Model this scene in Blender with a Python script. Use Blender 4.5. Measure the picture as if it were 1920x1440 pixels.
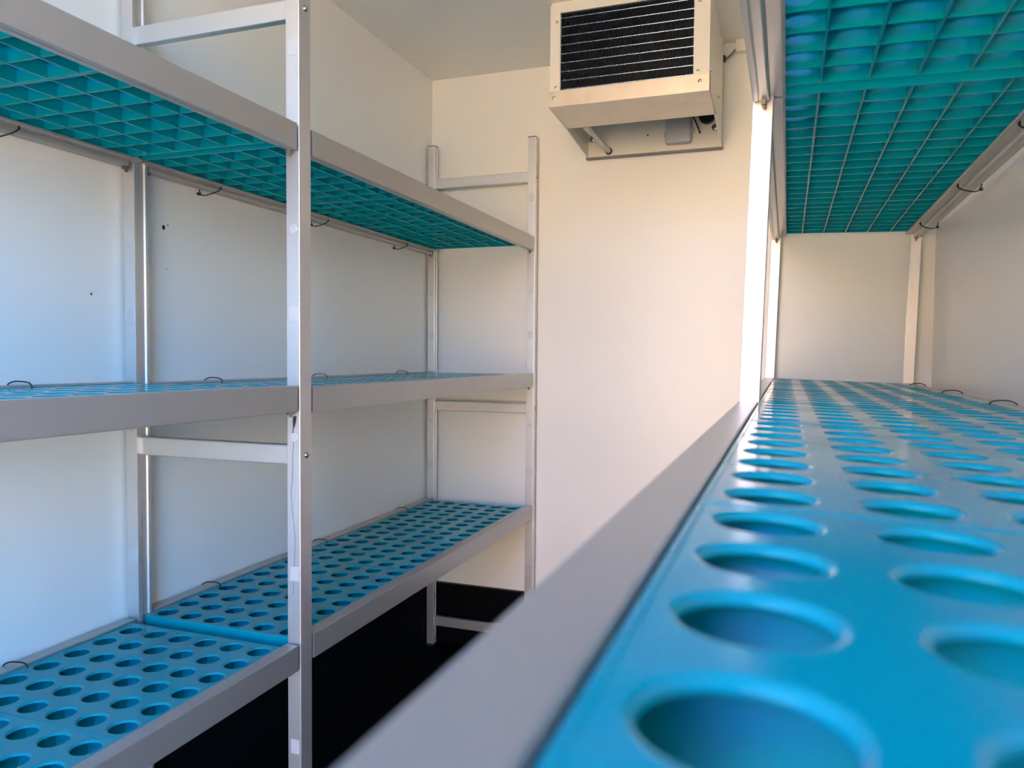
import bpy, bmesh, math, random
from mathutils import Vector, Matrix
random.seed(7)
for o in list(bpy.data.objects):
    bpy.data.objects.remove(o)
S = bpy.context.scene
COL = S.collection

# ------------------------------------------------------------------ camera
F_PX = 1425.12
YAW, PITCH, ROLL = 0.3455, -0.0378, 0.0075
CAM_Z = 1.1161
cy, sy = math.cos(YAW), math.sin(YAW)
fwd = Vector((-sy * math.cos(PITCH), cy * math.cos(PITCH), math.sin(PITCH)))
rgt = Vector((cy, sy, 0))
upv = rgt.cross(fwd)
cr, sr = math.cos(ROLL), math.sin(ROLL)
r2 = cr * rgt + sr * upv
u2 = -sr * rgt + cr * upv
cam = bpy.data.cameras.new('camera')
cam.sensor_fit = 'HORIZONTAL'
cam.sensor_width = 36.0
cam.lens = F_PX / 1920 * 36
cam.clip_start = 0.01
cam.dof.use_dof = True
cam.dof.focus_distance = 1.9
cam.dof.aperture_fstop = cam.lens / 3.0
camo = bpy.data.objects.new('camera', cam)
COL.objects.link(camo)
camo.matrix_world = Matrix(((r2.x, u2.x, -fwd.x, 0), (r2.y, u2.y, -fwd.y, 0),
                            (r2.z, u2.z, -fwd.z, CAM_Z), (0, 0, 0, 1)))
S.camera = camo

# ------------------------------------------------------------------ sky, sun, exposure
W = bpy.data.worlds.new('world')
S.world = W
W.use_nodes = True
nt = W.node_tree
nt.nodes.clear()
out = nt.nodes.new('ShaderNodeOutputWorld')
bg = nt.nodes.new('ShaderNodeBackground')
sky = nt.nodes.new('ShaderNodeTexSky')
sky.sky_type = 'NISHITA'
sky.sun_disc = False
sky.sun_elevation = math.radians(34)
sky.sun_rotation = math.radians(-15)
bg.inputs["Strength"].default_value = 0.65
tint = nt.nodes.new('ShaderNodeMix')
tint.data_type = 'RGBA'
tint.blend_type = 'MULTIPLY'
tint.inputs['Factor'].default_value = 1.0
tint.inputs['B'].default_value = (0.22, 0.62, 1.05, 1)
nt.links.new(sky.outputs[0], tint.inputs['A'])
nt.links.new(tint.outputs['Result'], bg.inputs[0])
nt.links.new(bg.outputs[0], out.inputs[0])

sun = bpy.data.lights.new('sun', 'SUN')
sun.energy = 40.0
sun.color = (1.0, 0.72, 0.46)
sun.angle = math.radians(0.6)
suno = bpy.data.objects.new('sun', sun)
COL.objects.link(suno)
suno.rotation_euler = Vector((0.08, -0.85, -0.52)).to_track_quat('-Z', 'Y').to_euler()

DX0, DX1, DZ1 = -0.86, 0.03, 2.145      # the open doorway behind the viewer

S.view_settings.view_transform = 'Standard'
S.view_settings.look = 'None'
S.view_settings.gamma = 1.0
S.view_settings.use_curve_mapping = False
S.view_settings.exposure = 2.38
S.cycles.max_bounces = 14
S.cycles.diffuse_bounces = 8
S.cycles.glossy_bounces = 6
S.cycles.use_denoising = True

# ------------------------------------------------------------------ materials
def mat(name, col, rough=0.5, metal=0.0, spec=0.5, bump=None, rvar=None, cvar=None, coat=0.0, stretch=None, sss=0.0):
    m = bpy.data.materials.new(name)
    m.use_nodes = True
    n = m.node_tree
    b = n.nodes['Principled BSDF']
    b.inputs['Base Color'].default_value = (*col, 1)
    b.inputs['Roughness'].default_value = rough
    b.inputs['Metallic'].default_value = metal
    b.inputs['Specular IOR Level'].default_value = spec
    b.inputs['Coat Weight'].default_value = coat
    if sss:
        b.inputs['Subsurface Weight'].default_value = sss
        b.inputs['Subsurface Radius'].default_value = (0.2, 1.0, 1.0)
        b.inputs['Subsurface Scale'].default_value = 0.004
    tc = n.nodes.new('ShaderNodeTexCoord')
    mp = n.nodes.new('ShaderNodeMapping')
    if stretch:
        mp.inputs['Scale'].default_value = stretch
    n.links.new(tc.outputs['Object'], mp.inputs[0])
    def noise(scale, detail=3):
        t = n.nodes.new('ShaderNodeTexNoise')
        t.inputs['Scale'].default_value = scale
        t.inputs['Detail'].default_value = detail
        n.links.new(mp.outputs[0], t.inputs['Vector'])
        return t
    if bump:
        t = noise(bump[0])
        bm = n.nodes.new('ShaderNodeBump')
        bm.inputs['Strength'].default_value = bump[1]
        bm.inputs['Distance'].default_value = bump[2]
        n.links.new(t.outputs['Fac'], bm.inputs['Height'])
        n.links.new(bm.outputs[0], b.inputs['Normal'])
    if rvar:
        t = noise(rvar[0], 5)
        mr = n.nodes.new('ShaderNodeMapRange')
        mr.inputs['From Min'].default_value = 0.3
        mr.inputs['From Max'].default_value = 0.7
        mr.inputs['To Min'].default_value = rvar[1]
        mr.inputs['To Max'].default_value = rvar[2]
        n.links.new(t.outputs['Fac'], mr.inputs['Value'])
        n.links.new(mr.outputs[0], b.inputs['Roughness'])
    if cvar:
        t = noise(cvar[0], 4)
        mx = n.nodes.new('ShaderNodeMix')
        mx.data_type = 'RGBA'
        mx.inputs['A'].default_value = (*col, 1)
        mx.inputs['B'].default_value = (*cvar[1], 1)
        mr = n.nodes.new('ShaderNodeMapRange')
        mr.inputs['From Min'].default_value = 0.4
        mr.inputs['From Max'].default_value = 0.75
        n.links.new(t.outputs['Fac'], mr.inputs['Value'])
        n.links.new(mr.outputs[0], mx.inputs['Factor'])
        n.links.new(mx.outputs['Result'], b.inputs['Base Color'])
    return m

M = {}
M['wall'] = mat('white_wall_panel', (0.90, 0.89, 0.86), 0.31, bump=(160, 0.10, 0.0015), cvar=(1.3, (0.88, 0.87, 0.835)))
M['ceil'] = mat('white_ceiling_panel', (0.90, 0.89, 0.84), 0.35, bump=(160, 0.08, 0.0015))
M['floor'] = mat('black_rubber_floor', (0.0025, 0.0025, 0.004), 0.75, spec=0.08, bump=(90, 0.2, 0.002))
M['alu'] = mat('anodised_aluminium', (0.68, 0.665, 0.66), 0.38, metal=0.75, bump=(60, 0.05, 0.0006), stretch=(40, 40, 0.6))
M['alub'] = mat('anodised_aluminium_beam', (0.43, 0.425, 0.405), 0.32, metal=0.55, bump=(60, 0.04, 0.0006), stretch=(40, 0.6, 40))
M['steel'] = mat('bright_steel', (0.55, 0.54, 0.53), 0.25, metal=1.0)
M['teal'] = mat('teal_polyethylene', (0.0003, 0.295, 0.36), 0.16, spec=0.18, rvar=(9, 0.08, 0.24), bump=(30, 0.06, 0.002))
M['clip'] = mat('dull_zinc_clip', (0.30, 0.28, 0.26), 0.5, metal=0.8, cvar=(60, (0.16, 0.10, 0.07)))
M['black'] = mat('black_nylon', (0.008, 0.008, 0.008), 0.4)
M['marker'] = mat('grey_hole_plug', (0.60, 0.60, 0.63), 0.45, metal=0.3)
M['unit'] = mat('white_coated_steel', (0.83, 0.80, 0.73), 0.28, bump=(200, 0.05, 0.001))
M['pan'] = mat('stainless_pan', (0.74, 0.66, 0.57), 0.36, metal=0.55, cvar=(14, (0.66, 0.58, 0.5)), bump=(50, 0.05, 0.001))
M['fin'] = mat('fin_painted_shade', (0.006, 0.011, 0.020), 0.4, metal=0.3)  # shade between the deep fins is put into this near-black colour
M['tube'] = mat('coil_tube_aluminium', (0.50, 0.74, 1.0), 0.22, metal=1.0)
M['dark'] = mat('recess_painted_shade', (0.004, 0.006, 0.009), 0.6)  # near-black sheet painted as the shade deep behind the fins
M['plastic'] = mat('grey_plastic', (0.46, 0.48, 0.52), 0.4)
M['pipe'] = mat('beige_plastic_pipe', (0.72, 0.66, 0.56), 0.4)
M['cable'] = mat('grey_cable_sheath', (0.22, 0.22, 0.22), 0.5)
M['grime'] = mat('black_grime', (0.035, 0.03, 0.028), 0.8)
M['cap'] = mat('black_end_cap', (0.03, 0.03, 0.03), 0.5)
M['bounce_front'] = mat('bounce_front_render', (0.245, 0.207, 0.150), 0.9, cvar=(0.8, (0.23, 0.194, 0.14)))  # for the added building front; tone set by the warm bounce it gives
M['ground'] = mat('sunlit_paving', (0.25, 0.215, 0.145), 0.9, cvar=(0.6, (0.22, 0.19, 0.13)))

# ------------------------------------------------------------------ mesh helpers
def bx(bm, x0, x1, y0, y1, z0, z1):
    vs = [bm.verts.new(p) for p in ((x0, y0, z0), (x1, y0, z0), (x1, y1, z0), (x0, y1, z0),
                                    (x0, y0, z1), (x1, y0, z1), (x1, y1, z1), (x0, y1, z1))]
    for f in ((3, 2, 1, 0), (4, 5, 6, 7), (0, 1, 5, 4), (1, 2, 6, 5), (2, 3, 7, 6), (3, 0, 4, 7)):
        bm.faces.new([vs[i] for i in f])
    return vs

def rbx(bm, x0, x1, y0, y1, z0, z1, r=0.001, seg=2):
    t = bmesh.new()
    bx(t, x0, x1, y0, y1, z0, z1)
    bmesh.ops.bevel(t, geom=list(t.edges), offset=r, segments=seg, affect='EDGES', profile=0.5)
    join(bm, t)

def join(bm, t, mx=None):
    mp = {}
    for v in t.verts:
        mp[v] = bm.verts.new(mx @ v.co if mx else v.co)
    for f in t.faces:
        try:
            bm.faces.new([mp[v] for v in f.verts])
        except ValueError:
            pass
    t.free()

def round_poly(pts, r, seg=3):
    res = []
    n = len(pts)
    for i in range(n):
        a, b, c = Vector(pts[i - 1]), Vector(pts[i]), Vector(pts[(i + 1) % n])
        d1, d2 = (a - b), (c - b)
        rr = min(r, d1.length * 0.45, d2.length * 0.45)
        p1, p2 = b + d1.normalized() * rr, b + d2.normalized() * rr
        for k in range(seg + 1):
            t = k / seg
            res.append(tuple((1 - t) ** 2 * p1 + 2 * t * (1 - t) * b + t * t * p2))
    return res

def prism(bm, pts, axis, a0, a1):
    """closed outline swept along an axis; pts in the two other axes (order x,y,z without axis)"""
    def P(p, a):
        if axis == 'y':
            return (p[0], a, p[1])
        if axis == 'z':
            return (p[0], p[1], a)
        return (a, p[0], p[1])
    v0 = [bm.verts.new(P(p, a0)) for p in pts]
    v1 = [bm.verts.new(P(p, a1)) for p in pts]
    n = len(pts)
    for i in range(n):
        bm.faces.new((v0[i], v0[(i + 1) % n], v1[(i + 1) % n], v1[i]))
    bm.faces.new(v0[::-1])
    bm.faces.new(v1)

def cyl(bm, p0, p1, r0, r1=None, n=20, cap=True):
    sweep(bm, [p0, p1], [r0, r0 if r1 is None else r1], n, cap)

def sweep(bm, path, rad, n=8, cap=True, flat=1.0):
    path = [Vector(p) for p in path]
    if not isinstance(rad, (list, tuple)):
        rad = [rad] * len(path)
    rings = []
    T0 = (path[1] - path[0]).normalized()
    ref = Vector((0, 1, 0)) if abs(T0.y) < 0.8 else Vector((0, 0, 1))
    N = (ref - T0 * ref.dot(T0)).normalized()
    for i, p in enumerate(path):
        T = (path[min(i + 1, len(path) - 1)] - path[max(i - 1, 0)]).normalized()
        N = (N - T * N.dot(T)).normalized()
        B = T.cross(N)
        rings.append([bm.verts.new(p + (N * math.cos(2 * math.pi * k / n) + B * math.sin(2 * math.pi * k / n) * flat) * rad[i]) for k in range(n)])
    for a, b in zip(rings, rings[1:]):
        for k in range(n):
            bm.faces.new((a[k], a[(k + 1) % n], b[(k + 1) % n], b[k]))
    if cap:
        bm.faces.new(rings[0][::-1])
        bm.faces.new(rings[-1])

def catmull(pts, sub=6):
    P = [Vector(p) for p in pts]
    P = [P[0] * 2 - P[1]] + P + [P[-1] * 2 - P[-2]]
    res = []
    for i in range(1, len(P) - 2):
        for k in range(sub):
            t = k / sub
            a, b, c, d = P[i - 1], P[i], P[i + 1], P[i + 2]
            res.append(0.5 * ((2 * b) + (c - a) * t + (2 * a - 5 * b + 4 * c - d) * t * t + (3 * b - a - 3 * c + d) * t ** 3))
    res.append(P[-2])
    return res

def lathe(bm, origin, axis, prof, n=20):
    """prof: list of (radius, height along axis)"""
    o, a = Vector(origin), Vector(axis).normalized()
    ref = Vector((0, 0, 1)) if abs(a.z) < 0.8 else Vector((1, 0, 0))
    u = a.cross(ref).normalized()
    v = a.cross(u)
    rings = []
    for r, h in prof:
        rings.append([bm.verts.new(o + a * h + (u * math.cos(2 * math.pi * k / n) + v * math.sin(2 * math.pi * k / n)) * max(r, 1e-5)) for k in range(n)])
    for p, q in zip(rings, rings[1:]):
        for k in range(n):
            bm.faces.new((p[k], p[(k + 1) % n], q[(k + 1) % n], q[k]))
    bm.faces.new(rings[0][::-1])
    bm.faces.new(rings[-1])

def obj(name, bm, m, parent=None, smooth=False, off=None):
    if off is not None:
        bmesh.ops.translate(bm, verts=list(bm.verts), vec=-Vector(off))
    bmesh.ops.recalc_face_normals(bm, faces=list(bm.faces))
    me = bpy.data.meshes.new(name)
    bm.to_mesh(me)
    bm.free()
    me.materials.append(m)
    if smooth:
        me.shade_smooth()
        me.set_sharp_from_angle(angle=math.radians(35))
        for p in me.polygons:                      # long flat sides stay flat
            if smooth == 'round' and p.area > 0.004:
                p.use_smooth = False
    o = bpy.data.objects.new(name, me)
    COL.objects.link(o)
    if parent:
        o.parent = parent
    return o

def tag(o, label, cat, group=None):
    o['label'] = label
    o['category'] = cat
    if group:
        o['group'] = group
    return o

def empty(name, loc):
    o = bpy.data.objects.new(name, None)
    o.empty_display_size = 0.05
    COL.objects.link(o)
    o.location = loc
    return o

def struct(name, bm, m, label, cat='structure', parent=None):
    o = obj(name, bm, m, parent)
    o['kind'] = 'structure'
    if not parent:
        o['label'] = label
        o['category'] = cat
    return o

# ------------------------------------------------------------------ setting
XL, XR, YB, ZC, YF = -1.2844, 0.425, 2.65, 2.155, -0.33
TH = 0.06
b = bmesh.new(); bx(b, XL - TH, XR + TH, YF - TH, YB + TH, -TH, 0)
struct('floor', b, M['floor'], 'black rubber floor of the cold room between the shelving racks', 'floor')
b = bmesh.new(); bx(b, XL - TH, XR + TH, YF - TH, YB + TH, ZC, ZC + TH)
struct('ceiling', b, M['ceil'], 'plain off-white ceiling panel above the racks', 'ceiling')
b = bmesh.new(); bx(b, XL - TH, XL, YF - TH, YB + TH, 0, ZC)
wl = struct('wall_left', b, M['wall'], 'glossy white panel wall behind the left rack', 'wall')
b = bmesh.new(); bx(b, XR, XR + TH, YF - TH, YB + TH, 0, ZC)
struct('wall_right', b, M['wall'], 'glossy white panel wall behind the right rack', 'wall')
b = bmesh.new(); bx(b, XL, XR, YB, YB + TH, 0, ZC)
wb = struct('wall_back', b, M['wall'], 'glossy white end wall carrying the cooling unit', 'wall')
b = bmesh.new()
bx(b, XL, DX0, YF - TH, YF, 0, ZC); bx(b, DX1, XR, YF - TH, YF, 0, ZC); bx(b, DX0, DX1, YF - TH, YF, DZ1, ZC)
struct('wall_front', b, M['wall'], 'white door frame around the open doorway behind the viewer', 'wall')
b = bmesh.new(); bx(b, XL, XR, YB - 0.006, YB, 0, 0.236)
struct('baseboard_back', b, M['floor'], 'black upstand along the foot of the end wall', 'baseboard')
b = bmesh.new(); bx(b, XL, XL + 0.004, YF, YB - 0.006, 0, 0.236)
struct('baseboard_left', b, M['floor'], 'black upstand along the foot of the left wall', 'baseboard')
b = bmesh.new(); bx(b, XR - 0.004, XR, YF, YB - 0.006, 0, 0.236)
struct('baseboard_right', b, M['floor'], 'black upstand along the foot of the right wall', 'baseboard')
b = bmesh.new(); bx(b, XL, XR, YB - 0.008, YB, 0.236, 0.2395)
struct('trim_1', b, M['cap'], 'thin dark edge strip on top of the black upstand of the end wall', 'trim')
b = bmesh.new(); bx(b, -120, 120, -160, 60, -0.56, -0.5)
struct('ground', b, M['ground'], 'sunlit pale paving outside the open doorway', 'ground')

b = bmesh.new()
bx(b, -14, 2.6, -9.6, -9.0, -0.5, 3.3)  # unseen building front, added to throw warm light indoors and block low sky
for i in range(7):
    bx(b, -13.9 + i * 2.7, -13.7 + i * 2.7, -9.0, -8.9, -0.5, 3.3)
bx(b, -14.1, 2.7, -9.7, -8.85, 3.3, 3.45)
struct('wall_yard_bounce', b, M['bounce_front'], 'unseen building front added across the yard to bounce warm sunlight through the doorway', 'wall')

def speck(parent, ps, off, name='speck', m=None):
    bm = bmesh.new()
    for p, ax, r in ps:
        t = bmesh.new()
        bmesh.ops.create_icosphere(t, subdivisions=2, radius=1)
        nrm = Vector(ax)
        for v in t.verts:
            j = 1 + 0.25 * math.sin(v.co.x * 4 + v.co.z * 3)
            v.co = Vector((v.co.x * (r * 0.9 * j if not ax[0] else 0.0006),
                           v.co.y * (r * j if not ax[1] else 0.0006), v.co.z * (r * 1.2 * j if not ax[2] else 0.0006)))
        join(bm, t, Matrix.Translation(p))
    return obj(name, bm, m or M['grime'], parent)
speck(wl, [((XL, 1.314, 1.389), (1, 0, 0), 0.0045), ((XL, 1.3265, 1.396), (1, 0, 0), 0.0016),
           ((XL, 1.128, 1.230), (1, 0, 0), 0.0022), ((XL, 1.322, 1.30), (1, 0, 0), 0.0012)], None, 'stain')

# ------------------------------------------------------------------ shelf mats
PITCH, NC = 0.0614, 6
MW = 0.3685
MT, PLATE, RIB = 0.0290, 0.0042, 0.0288
def mat_mesh(ny):
    bm = bmesh.new()
    L = ny * PITCH
    hw = NC * PITCH / 2
    N = 32
    R = 0.0198
    # outline of a square cell seen from its middle
    def sq(k, h):
        a = 2 * math.pi * (k + 0.5) / N
        c, s = math.cos(a), math.sin(a)
        m_ = max(abs(c), abs(s))
        return (c / m_ * h, s / m_ * h)
    def corner_fix(k):
        return None
    h = PITCH / 2
    # ring order with exact corners: 8 points a side
    ring = []
    for side in range(4):
        for i in range(N // 4):
            t = -1 + 2 * i / (N // 4)
            ring.append([(1, t), (-t, 1), (-1, -t), (t, -1)][side])
    for i in range(NC):
        for j in range(ny):
            cx = -hw + (i + 0.5) * PITCH
            cyy = -L / 2 + (j + 0.5) * PITCH
            loops = []
            ang = [math.atan2(q[1], q[0]) for q in ring]
            for kind, rr, z in (('s', h, 0), ('c', R + 0.0036, 0), ('c', R + 0.0018, -0.0005), ('c', R + 0.0005, -0.0017), ('c', R, -0.0032), ('c', R + 0.0002, -PLATE), ('s', h, -PLATE)):
                if kind == 's':
                    loops.append([bm.verts.new((cx + q[0] * rr, cyy + q[1] * rr, z)) for q in ring])
                else:
                    loops.append([bm.verts.new((cx + math.cos(a) * rr, cyy + math.sin(a) * rr, z)) for a in ang])
            for A, B in zip(loops, loops[1:]):
                for k in range(N):
                    bm.faces.new((A[k], A[(k + 1) % N], B[(k + 1) % N], B[k]))
    bmesh.ops.remove_doubles(bm, verts=list(bm.verts), dist=0.00005)
    # ribs under the plate
    for i in range(1, NC):
        x = -hw + i * PITCH
        bx(bm, x - 0.0016, x + 0.0016, -L / 2, L / 2, -RIB, -PLATE + 0.0005)
    for j in range(1, ny):
        y = -L / 2 + j * PITCH
        bx(bm, -hw, hw, y - 0.0016, y + 0.0016, -RIB + 0.0010, -PLATE + 0.0005)
    # outer skirt with a rounded upper edge
    e = 0.0008
    for (x0, x1, y0, y1) in ((-hw - e, -hw + 0.0035, -L / 2 - e, L / 2 + e), (hw - 0.0035, hw + e, -L / 2 - e, L / 2 + e),
                             (-hw - e, hw + e, -L / 2 - e, -L / 2 + 0.0035), (-hw - e, hw + e, L / 2 - 0.0035, L / 2 + e)):
        rbx(bm, x0, x1, y0, y1, -MT, 0.0004, 0.0012, 2)
    bmesh.ops.translate(bm, verts=list(bm.verts), vec=(0, 0, MT))
    bmesh.ops.recalc_face_normals(bm, faces=list(bm.faces))
    me = bpy.data.meshes.new('shelf_mat')
    bm.to_mesh(me)
    bm.free()
    me.materials.append(M['teal'])
    for p in me.polygons:
        p.use_smooth = abs(p.normal.z) < 0.985 and p.area < 0.0001
    return me
MAT_MESH = {8: mat_mesh(8), 6: mat_mesh(6)}

# ------------------------------------------------------------------ racks
HB, WB = 0.0485, 0.0275         # beam height and width
LEDGE_Z = -0.0330
def beam_bm(xo, d, y0, y1, l0, l1, zt0, zt1=None):
    """hollow shelf beam: outer face at xo, inner ledge towards d"""
    bm = bmesh.new()
    body = [(0, 0), (WB, 0), (WB, -0.006), (WB - 0.003, -0.009), (WB - 0.003, -HB + 0.004), (0.0225, -HB), (0.0105, -HB), (0.0098, -HB + 0.0012), (0.0088, -HB + 0.0012), (0.0080, -HB), (0, -HB)]
    pts = [(xo + d * p[0], p[1]) for p in round_poly(body, 0.0016, 2)]
    prism(bm, pts, 'y', y0, y1)
    led = [(0.0225, LEDGE_Z), (0.0455, LEDGE_Z), (0.0455, LEDGE_Z - 0.0045), (0.0425, LEDGE_Z - 0.006), (0.0225, LEDGE_Z - 0.006)]
    pts = [(xo + d * p[0], p[1]) for p in round_poly(led, 0.0018, 3)]
    prism(bm, pts, 'y', l0, l1)
    zt1 = zt0 if zt1 is None else zt1
    for v in bm.verts:
        t = (v.co.y - y0) / (y1 - y0)
        v.co.z += zt0 + (zt1 - zt0) * t
    return bm

def bolt_bm(p, ax, r=0.0052):
    bm = bmesh.new()
    lathe(bm, p, ax, [(r * 1.25, -0.0005), (r * 1.25, 0.0008), (r, 0.001), (r, 0.0025), (r * 0.85, 0.0036), (r * 0.5, 0.0043), (r * 0.42, 0.0043), (r * 0.36, 0.003)], 18)
    return bm

def post_bm(x0, x1, y0, y1, z0, z1, inner):
    """rectangular post with a channel on the side facing the shelves (inner = -1 / +1 in x)"""
    g = 0.004
    ya, yb = y0 + (y1 - y0) * 0.30, y0 + (y1 - y0) * 0.78
    if inner > 0:
        pts = [(x0, y0), (x1, y0), (x1, ya), (x1 - g, ya + 0.001), (x1 - g, yb - 0.001), (x1, yb), (x1, y1), (x0, y1)]
    else:
        pts = [(x0, y0), (x1, y0), (x1, y1), (x0, y1), (x0, yb), (x0 + g, yb - 0.001), (x0 + g, ya + 0.001), (x0, ya)]
    bm = bmesh.new()
    prism(bm, round_poly(pts, 0.0013, 2), 'z', z0, z1)
    return bm

MARKS = [('square', 1.68), ('dot', 1.348), ('square', 1.19), ('dot', 0.959), ('square', 0.70), ('square', 0.367)]

def rack(side, name, base, label, xf, d, depth, posts, bays, bars, bolts):
    """d = direction from the aisle face towards the wall"""
    root = empty(name, base)
    tag(root, label, 'shelving rack')
    B = Vector(base) if side == 'left' else Vector((xf, 1.2, 0))
    xr = xf + d * depth
    for (y0, y1, front, rear, zr0) in posts:
        for fr in (0, 1):
            z1 = front if fr == 0 else rear
            w = 0.0293
            xa = xf if fr == 0 else xr - d * w
            lo, hi = min(xa, xa + d * w), max(xa, xa + d * w)
            inner = d if fr == 0 else -d
            zb = 0.0 if fr == 0 else zr0
            p = obj('post', post_bm(lo, hi, y0, y1, zb, z1 - 0.003, inner), M['alu'], root, off=B)
            bm = bmesh.new(); rbx(bm, lo - 0.0003, hi + 0.0003, y0 - 0.0003, y1 + 0.0003, z1 - 0.003, z1, 0.0008)
            obj('end_cap', bm, M['cap'], p, off=B)
            bm = bmesh.new(); rbx(bm, lo - 0.001, hi + 0.001, y0 - 0.001, y1 + 0.001, zb, zb + 0.01, 0.001)
            obj('foot', bm, M['cap'], p, off=B)
            cx = (lo + hi) / 2 + (0.001 if side == 'left' else -0.001)
            for kind, z in (MARKS if side == 'left' else []):
                if kind == 'dot' and z < 1 and y0 > 2:
                    z = 0.865
                bm = bmesh.new()
                if kind == 'dot':
                    lathe(bm, (cx, y0 + 0.0006, z), (0, -1, 0), [(0.0085, 0), (0.0085, 0.001), (0.008, 0.0013)], 24)
                else:
                    rbx(bm, cx - 0.0095, cx + 0.0095, y0 - 0.0006, y0 + 0.001, z - 0.0138, z + 0.0138, 0.0005, 1)
                obj('hole_plug', bm, M['marker'], p, off=B)
    for (y0, y1, l0, l1, zs) in bays:
        for (z0, z1) in zs:
            for fr in (0, 1):
                xo, dd = (xf, d) if fr == 0 else (xr, -d)
                bmo = obj('shelf_beam', beam_bm(xo, dd, y0, y1, l0, l1, z0, z1), M['alub'], root, off=B)
                for ye, s, z in ((y0, 1, z0), (y1, -1, z1)):
                    bm = bmesh.new()
                    x0, x1 = sorted((xo + dd * 0.0125, xo + dd * 0.0195))
                    rbx(bm, x0, x1, ye - 0.004 if s > 0 else ye - 0.008, ye + 0.008 if s > 0 else ye + 0.004, z - HB - 0.0065, z - HB + 0.004, 0.0012)
                    x0, x1 = sorted((xo + dd * 0.0145, xo + dd * 0.0185))
                    rbx(bm, x0, x1, ye - 0.003, ye + 0.003, z - HB - 0.011, z - HB - 0.004, 0.001)
                    obj('hook_clip', bm, M['clip'], bmo, off=B)
    for (y0, y1, za, zb) in bars:
        x0, x1 = sorted((xf + d * 0.0255, xr - d * 0.0255))
        bm = bmesh.new()
        pts = round_poly([(y0, za), (y1, za), (y1, zb), (y0, zb)], 0.003, 3)
        prism(bm, pts, 'x', x0, x1)
        br = obj('cross_bar', bm, M['alu'], root, off=B)
        bt = bolt_bm((xf, (y0 + y1) / 2 + 0.001, (za + zb) / 2), (-d, 0, 0))
        obj('bolt', bt, M['steel'], br, off=B, smooth=True)
    return root

XF = -0.8525
DEP = 0.4245
LEV = {'A': 1.5397, 'B': 1.0524, 'C': 0.573}
posts = [(-0.215, -0.179, 1.897, 1.897, 0), (1.2, 1.236, 1.897, 1.897, 0), (2.6, 2.626, 1.897, 1.897, 0)]
bays_left = [(-0.172, 1.1925, -0.192, 1.206, [(1.541, 1.5395), (1.0625, 1.0565), (0.5655, 0.567)]),
             (1.243, 2.593, 1.2135, 2.605, [(1.5397, 1.5397), (1.0524, 1.0524), (0.573, 0.573)])]
bars = [(y, y + 0.018, za, zb) for y in (-0.206, 1.209, 2.606) for za, zb in ((1.737, 1.774), (0.905, 0.943), (0.08, 0.116))]
left = rack('left', 'shelving_rack', (XF - DEP / 2, 1.2, 0), 'tall aluminium shelving rack with three teal shelf levels along the left wall',
            XF, -1, DEP, posts, bays_left, bars, None)
# extra bolts low on the rear end post and the grime that ran down the middle post
offL = Vector((XF - DEP / 2, 1.2, 0))
for z in (0.188, 0.03):
    obj('bolt', bolt_bm((XF - DEP + 0.0293, 2.622, z), (1, 0, 0), 0.0045), M['steel'], left, off=offL, smooth=True)
bm = bmesh.new()
def ribbon(pts, y):
    prev = None
    for x, z, w in pts:
        a, c = bm.verts.new((x - w, y, z)), bm.verts.new((x + w, y, z))
        if prev:
            bm.faces.new((prev[0], prev[1], c, a))
        prev = (a, c)
xs = XF - 0.0135
ribbon([(xs + 0.002, 0.999, 0.004), (xs + 0.001, 0.990, 0.004), (xs, 0.982, 0.0025), (xs - 0.0015, 0.974, 0.0008), (xs - 0.003, 0.967, 0.0012), (xs - 0.004, 0.9605, 0.0022), (xs - 0.004, 0.956, 0.0014), (xs - 0.0025, 0.951, 0.0004),
        (xs - 0.001, 0.944, 0.0004), (xs - 0.003, 0.925, 0.0004), (xs - 0.0036, 0.885, 0.0005), (xs - 0.007, 0.855, 0.0004), (xs - 0.003, 0.81, 0.0003), (xs + 0.002, 0.77, 0.0003), (xs - 0.001, 0.70, 0.0004), (xs - 0.003, 0.66, 0.0003)], 1.1997)
obj('drip_stain', bm, M['grime'], left, off=offL)

# right rack: a hair out of plumb, as in the photograph
TILT, RYAW = math.radians(1.5), math.radians(-0.08)
RR = Matrix.Rotation(RYAW, 4, 'Z') @ Matrix.Rotation(TILT, 4, 'Y')
PIV = Vector((-0.0655, 1.2, 1.05))
XF2, DEP2 = -0.0655, 0.4325
baseR = PIV + RR @ Vector((0, 0, -1.05))
postsR = [(a, b_, c, c, 0.0114) for a, b_, c, _, _ in posts]
baysR = [(-0.172, 1.1925, -0.192, 1.206, [(1.542, 1.542), (1.05, 1.05), (0.567, 0.567)]),
         (1.243, 2.593, 1.2135, 2.605, [(1.542, 1.542), (1.05, 1.05), (0.567, 0.567)])]
right = rack('right', 'shelving_rack', baseR, 'aluminium shelving rack in the right foreground, running to the end wall beneath an overhead shelf',
             XF2, 1, DEP2, postsR, baysR, bars, None)
right.rotation_euler = RR.to_euler()
def RT(p):
    return PIV + RR @ (Vector(p) - PIV)

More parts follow.
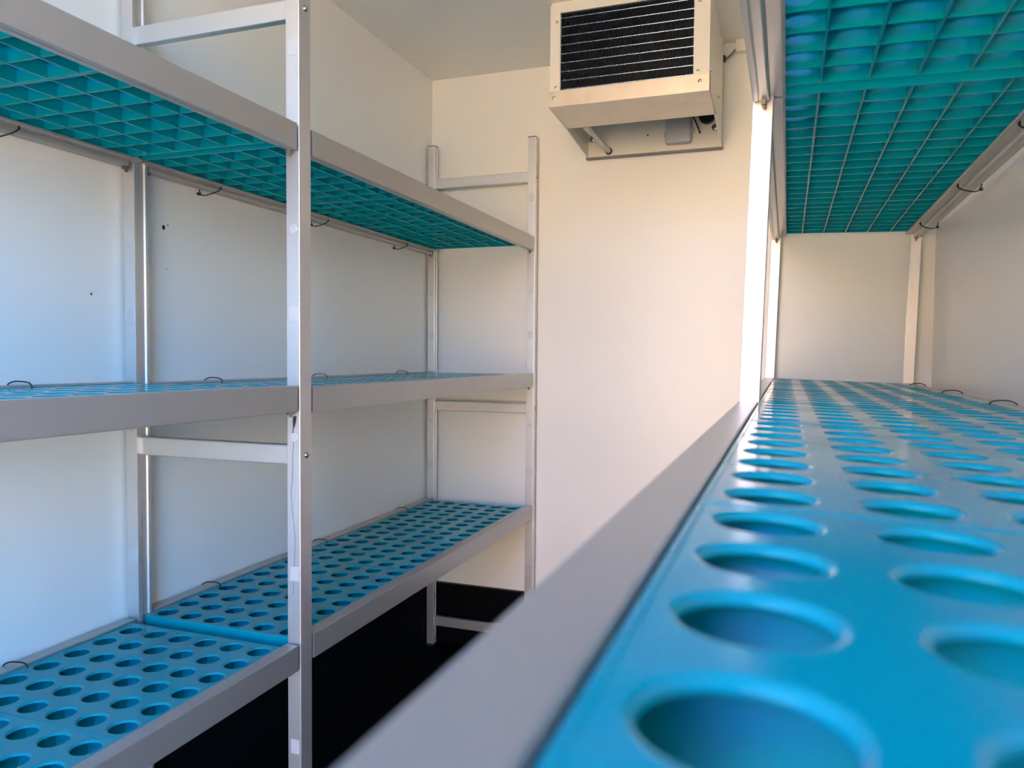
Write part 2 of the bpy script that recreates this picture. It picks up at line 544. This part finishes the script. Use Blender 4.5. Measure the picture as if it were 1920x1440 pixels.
# ------------------------------------------------------------------ mats laid on the racks
def lay(side, n, yc, ztop, label, group):
    o = bpy.data.objects.new('shelf_mat', MAT_MESH[n])
    COL.objects.link(o)
    if side == 'left':
        o.location = (XF - DEP / 2, yc, ztop - 0.004 - MT)
    else:
        o.location = RT((XF2 + DEP2 / 2, yc, ztop - 0.0040 - MT + (0.0028 if ztop < 1.2 else 0)))
        o.rotation_euler = RR.to_euler()
        o.scale.x = DEP2 / DEP * 0.993
    tag(o, label, 'shelf mat', group)
GA, GB = 8 * PITCH + 0.002, 6 * PITCH + 0.002
def run(side, level, z1, z2, e1, s2, labels):
    g = 'perforated teal mats on the %s shelf' % level
    lst = []
    y = e1
    for n in (6, 8, 8):
        lst.append((n, y - n * PITCH / 2, z1)); y -= n * PITCH + 0.002
    lst = lst[::-1]
    y = s2
    for n in (8, 6, 8):
        lst.append((n, y + n * PITCH / 2, z2)); y += n * PITCH + 0.002
    for q, lab in zip(lst, labels):
        if lab:
            lay(side, q[0], q[1], q[2], lab, g)
run('left', 'top left', 1.5395, 1.5397, 1.185, 1.217, [None,
    'nearest teal grid mat under the top left shelf, at the left border',
    'teal grid mat under the top left shelf, just before the middle uprights',
    'teal grid mat under the top left shelf, just past the middle rear upright',
    'teal grid mat under the top left shelf, second from the end wall',
    'teal grid mat under the top left shelf at its far end by the end wall'])
run('left', 'middle left', 1.0577, 1.0524, 1.185, 1.217, [None,
    'glossy perforated teal mat nearest on the middle left shelf, edge-on at the left border',
    'glossy perforated teal mat on the middle left shelf, just before the middle rear upright',
    'glossy perforated teal mat on the middle left shelf, just past the middle rear upright',
    'glossy perforated teal mat on the middle left shelf, second from the end wall',
    'glossy perforated teal mat on the middle left shelf, touching the far uprights'])
run('left', 'lowest left', 0.567, 0.573, 1.183, 1.217, [None,
    'perforated teal mat at the bottom left corner, nearest on the lowest left shelf',
    'perforated teal mat on the lowest left shelf, just before the middle front upright',
    'perforated teal mat on the lowest left shelf, first one past the middle front upright',
    'perforated teal mat on the lowest left shelf, six holes long, middle of the far bay',
    'perforated teal mat at the far end of the lowest left shelf by the end wall'])
run('right', 'overhead right', 1.542, 1.542, 1.182, 1.2215, [None,
    'teal grid mat overhead at the top right corner, nearest on the overhead right shelf',
    'teal grid mat overhead with bright holes, just before the wide cross seam',
    'teal grid mat overhead, just past the wide cross seam of the right shelf',
    'teal grid mat overhead, between two others in the far bay of the right shelf',
    'teal grid mat overhead at the far end of the right shelf by the end wall'])
run('right', 'foreground right', 1.05, 1.05, 1.2265, 1.2295, [
    'blurred teal mat with the largest holes, closest to the viewer at bottom right',
    'glossy teal mat on the right foreground shelf, second from the viewer',
    'glossy teal mat on the right foreground shelf, ending at the near front upright',
    'glossy teal mat on the right shelf, first one past the near front upright',
    'glossy teal mat on the right shelf, six holes long, middle of the far bay',
    'glossy teal mat at the far end of the right foreground shelf by the end wall'])

# ------------------------------------------------------------------ cable ties round the rear beams
def tie(side, y, ztop, label, group):
    d = 1 if side == 'left' else -1          # from wall to aisle
    xr = XF - DEP if side == 'left' else XF2 + DEP2
    zt = ztop
    # (towards aisle, along y, height) measured from the wall-side face of the rear beam
    P = [(0.0375, 0.004, -0.046), (0.0385, 0.004, -0.030), (0.039, 0.003, -0.008), (0.035, 0.001, 0.0030), (0.022, -0.004, 0.0062), (0.008, -0.010, 0.0055),
         (-0.0015, -0.014, -0.003), (-0.0022, -0.018, -0.03), (-0.001, -0.021, -0.050), (0.004, -0.023, -0.058)]
    Q = [(0.0375, 0.004, -0.040), (0.040, 0.002, -0.044), (0.036, -0.003, -0.0505), (0.024, -0.013, -0.058), (0.012, -0.020, -0.062), (0.004, -0.023, -0.060), (-0.001, -0.0245, -0.0575)]
    tr = (lambda p: Vector((xr + d * p[0], y + p[1], zt + p[2]))) if side == 'left' else (lambda p: RT((xr + d * p[0], y + p[1], zt + p[2])))
    base = tr((0.02, 0, 0))
    root = empty('cable_tie', base)
    tag(root, label, 'cable tie', group)
    b1 = bmesh.new()
    sweep(b1, catmull([tr(p) for p in P], 5), 0.0013, 8)
    sweep(b1, catmull([tr(p) for p in Q], 5), 0.0014, 8)
    obj('strap', b1, M['black'], root, smooth=True, off=base)
    b2 = bmesh.new()
    h = tr((0.0005, -0.0245, -0.0585))
    rbx(b2, h.x - 0.0035, h.x + 0.0035, h.y - 0.004, h.y + 0.004, h.z - 0.003, h.z + 0.003, 0.001)
    obj('locking_head', b2, M['black'], root, off=base)
order4 = ['nearest', 'second nearest', 'third nearest', 'farthest']
for lev, z1, z2, nm in (('top', 1.5395, 1.5397, 'hanging under the rear edge of the top left shelf'),
                        ('middle', 1.0577, 1.0524, 'looping over the rear edge of the middle left shelf'),
                        ('lowest', 0.567, 0.573, 'looping over the rear edge of the lowest left shelf')):
    ys = {'top': (0.945, 1.437, 1.876, 2.362), 'middle': (0.962, 1.440, 1.872, 2.368), 'lowest': (0.945, 1.428, 1.872, 2.368)}[lev]
    for y, w in zip(ys, order4):
        tie('left', y, z1 if y < 1.2 else z2, '%s black cable tie %s' % (w, nm), 'black cable ties of the %s left shelf' % lev)
for y, w in zip((1.414, 1.876, 2.367), ('nearest', 'middle', 'farthest')):
    tie('right', y, 1.542, '%s black cable tie hanging under the rear edge of the overhead right shelf' % w, 'black cable ties of the overhead right shelf')
for y, w in zip((1.50, 1.924, 2.398), ('nearest', 'middle', 'farthest')):
    tie('right', y, 1.05, '%s black cable tie looping over the rear edge of the right foreground shelf' % w, 'black cable ties of the right foreground shelf')

# ------------------------------------------------------------------ cooling unit
EX0, EX1, EY, EZ0, EZ1 = -0.671, -0.2135, 2.175, 1.893, 2.142
BASE = Vector(((EX0 + EX1) / 2, 2.64, 1.815))
ev = empty('cooling_unit', BASE)
tag(ev, 'white cooling unit with a dark finned coil, fixed under the ceiling on the end wall', 'cooling unit')
CX0, CX1, CZ0, CZ1 = -0.641, -0.257, 1.893, 2.118
bm = bmesh.new()          # front frame
bx(bm, EX0, CX0, EY, EY + 0.012, EZ0 - 0.02, EZ1); bx(bm, CX1, EX1, EY, EY + 0.012, EZ0 - 0.02, EZ1)
bx(bm, CX0, CX1, EY, EY + 0.012, CZ1, EZ1); bx(bm, CX0, CX1, EY, EY + 0.012, EZ0 - 0.02, CZ0)
obj('front_frame', bm, M['unit'], ev, off=BASE)
bm = bmesh.new()          # sides and top
sidepoly = [(EY + 0.012, 1.85), (2.36, 1.835), (2.645, 1.810), (2.645, EZ1), (EY + 0.012, EZ1)]
prism(bm, sidepoly, 'x', EX1 - 0.0025, EX1)
prism(bm, sidepoly, 'x', EX0, EX0 + 0.0025)
bx(bm, EX0, EX1, EY + 0.012, 2.645, EZ1 - 0.004, ZC - 0.0005)
obj('casing', bm, M['unit'], ev, off=BASE)
bm = bmesh.new()
bx(bm, EX0 - 0.005, EX1, 2.632, 2.648, 1.812, 2.10)
obj('back_plate', bm, M['unit'], ev, off=BASE)
bm = bmesh.new(); rbx(bm, EX0 - 0.005, EX1 + 0.002, 2.624, 2.648, 1.806, 1.8115, 0.001)
obj('bottom_lip', bm, M['cable'], ev, off=BASE)
bm = bmesh.new()          # drip pan: front lip, sloped bottom, rear lip
prism(bm, [(EY - 0.004, 1.893), (EY - 0.004, 1.847), (2.365, 1.839), (2.365, 1.885), (2.363, 1.885), (2.363, 1.8415), (EY - 0.002, 1.8495), (EY - 0.002, 1.893)], 'x', EX0 - 0.002, EX1 + 0.003)
prism(bm, [(EY - 0.004, 1.893), (EY - 0.004, 1.847), (2.365, 1.839), (2.365, 1.887)], 'x', EX0 - 0.004, EX0 - 0.002)
prism(bm, [(EY - 0.004, 1.893), (EY - 0.004, 1.847), (2.365, 1.839), (2.365, 1.887)], 'x', EX1 + 0.001, EX1 + 0.003)
pan = obj('drip_pan', bm, M['pan'], ev, off=BASE)
for x, z in ((-0.657, 1.8725), (-0.238, 1.8745)):
    obj('bolt', bolt_bm((x, EY - 0.0045, z), (0, -1, 0), 0.0046), M['steel'], pan, off=BASE, smooth=True)
for x, z in ((-0.6506, 2.092), (-0.6527, 1.904), (-0.2447, 1.905), (-0.2413, 2.092)):
    obj('screw', bolt_bm((x, EY - 0.0005, z), (0, -1, 0), 0.0036), M['steel'], ev, off=BASE, smooth=True)
for y, z in ((2.499, 2.125), (2.205, 1.913), (2.447, 1.916), (2.579, 2.125)):
    obj('screw', bolt_bm((EX1, y, z), (1, 0, 0), 0.0036), M['steel'], ev, off=BASE, smooth=True)
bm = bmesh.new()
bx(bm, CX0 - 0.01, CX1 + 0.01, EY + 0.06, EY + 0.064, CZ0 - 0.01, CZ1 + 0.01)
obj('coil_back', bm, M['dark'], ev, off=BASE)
bm = bmesh.new()
nf = 96
for i in range(nf):
    x = CX0 + 0.003 + (CX1 - CX0 - 0.006) * i / (nf - 1)
    bx(bm, x - 0.0007, x + 0.0007, EY + 0.004, EY + 0.06, CZ0 - 0.005, CZ1 + 0.005)
fins = obj('coil_fins', bm, M['fin'], ev, off=BASE)
for k in range(9):
    z = 1.899 + k * 0.0258
    bm = bmesh.new()
    cyl(bm, (CX0 + 0.001, EY + 0.0095, z), (CX1 - 0.001, EY + 0.0095, z), 0.0030, n=14)
    obj('coil_tube', bm, M['tube'], ev, off=BASE, smooth=True)
bm = bmesh.new(); bx(bm, CX0, CX0 + 0.003, EY + 0.001, EY + 0.014, CZ0, CZ1)
obj('coil_end_plate', bm, M['steel'], ev, off=BASE)
# underside fittings on the back plate
bm = bmesh.new()
sweep(bm, catmull([(-0.622, 2.42, 1.856), (-0.614, 2.48, 1.849), (-0.604, 2.56, 1.838), (-0.595, 2.628, 1.829)], 6), 0.0085, 16)
lathe(bm, (-0.622, 2.42, 1.856), Vector((0.008, 0.06, -0.007)), [(0.0125, -0.02), (0.013, 0.0), (0.0125, 0.045), (0.0085, 0.05)], 18)
dp = obj('drain_pipe', bm, M['pipe'], ev, off=BASE, smooth=True)
bm = bmesh.new(); lathe(bm, (-0.595, 2.624, 1.829), (0, 1, 0), [(0.0115, 0), (0.0125, 0.008), (0.011, 0.0085)], 18)
obj('pipe_grommet', bm, M['cap'], dp, off=BASE)
for x, z in ((-0.6525, 1.876), (-0.2354, 1.878)):
    bm = bmesh.new()
    lathe(bm, (x, 2.632, z), (0, -1, 0), [(0.012, 0), (0.012, 0.0016), (0.0075, 0.0018), (0.0075, 0.007), (0.005, 0.0072), (0.005, 0.012), (0.0042, 0.013)], 6 * 3)
    obj('mounting_bolt', bm, M['steel'], ev, off=BASE)
bm = bmesh.new()
rbx(bm, -0.398, -0.311, 2.600, 2.632, 1.829, 1.935, 0.010, 4)
jb = obj('junction_box', bm, M['plastic'], ev, off=BASE, smooth=True)
bm = bmesh.new()
bx(bm, -0.402, -0.397, 2.612, 2.620, 1.858, 1.870)
obj('box_clip', bm, M['plastic'], jb, off=BASE)
bm = bmesh.new()
bx(bm, -0.312, -0.303, 2.610, 2.622, 1.865, 1.878)
obj('box_clip', bm, M['plastic'], jb, off=BASE)
bm = bmesh.new(); sweep(bm, [(-0.312, 2.59, 1.925), (-0.300, 2.60, 1.900), (-0.287, 2.612, 1.868), (-0.2835, 2.615, 1.858)], [0.0022, 0.0022, 0.0022, 0.0032], 8)
obj('sensor_wire', bm, M['black'], ev, off=BASE)
bm = bmesh.new(); lathe(bm, (-0.2625, 2.632, 1.9165), (0, -1, 0), [(0.027, 0), (0.027, 0.018), (0.024, 0.021), (0.008, 0.021), (0.007, 0.019)], 28)
obj('fan_motor', bm, M['black'], ev, off=BASE, smooth=True)
bm = bmesh.new(); lathe(bm, (-0.4604, 2.632, 1.8712), (0, -1, 0), [(0.003, 0), (0.003, 0.001), (0.002, 0.0015)], 12)
obj('screw', bm, M['cap'], ev, off=BASE)
bm = bmesh.new(); lathe(bm, (EX1, 2.628, 2.098), (1, 0, 0), [(0.011, -0.002), (0.011, 0.005), (0.007, 0.008)], 18)
obj('cable_gland', bm, M['black'], ev, off=BASE)

# supply cable and trunking beside it
bm = bmesh.new()
sweep(bm, catmull([(EX1 + 0.008, 2.628, 2.098), (-0.200, 2.630, 2.101), (-0.188, 2.634, 2.113), (-0.178, 2.636, 2.124), (-0.172, 2.636, 2.127)], 6), 0.0038, 10)
o = obj('cable', bm, M['cable'], None, smooth=True)
tag(o, 'short grey cable running from the cooling unit into the white trunking', 'cable')
bm = bmesh.new(); rbx(bm, -0.1755, XR - 0.001, 2.622, 2.6498, 2.1155, ZC - 0.0005, 0.0015)
o = obj('cable_trunking', bm, M['unit'], None)
tag(o, 'white cable trunking in the corner of ceiling and end wall beside the cooling unit', 'trunking')
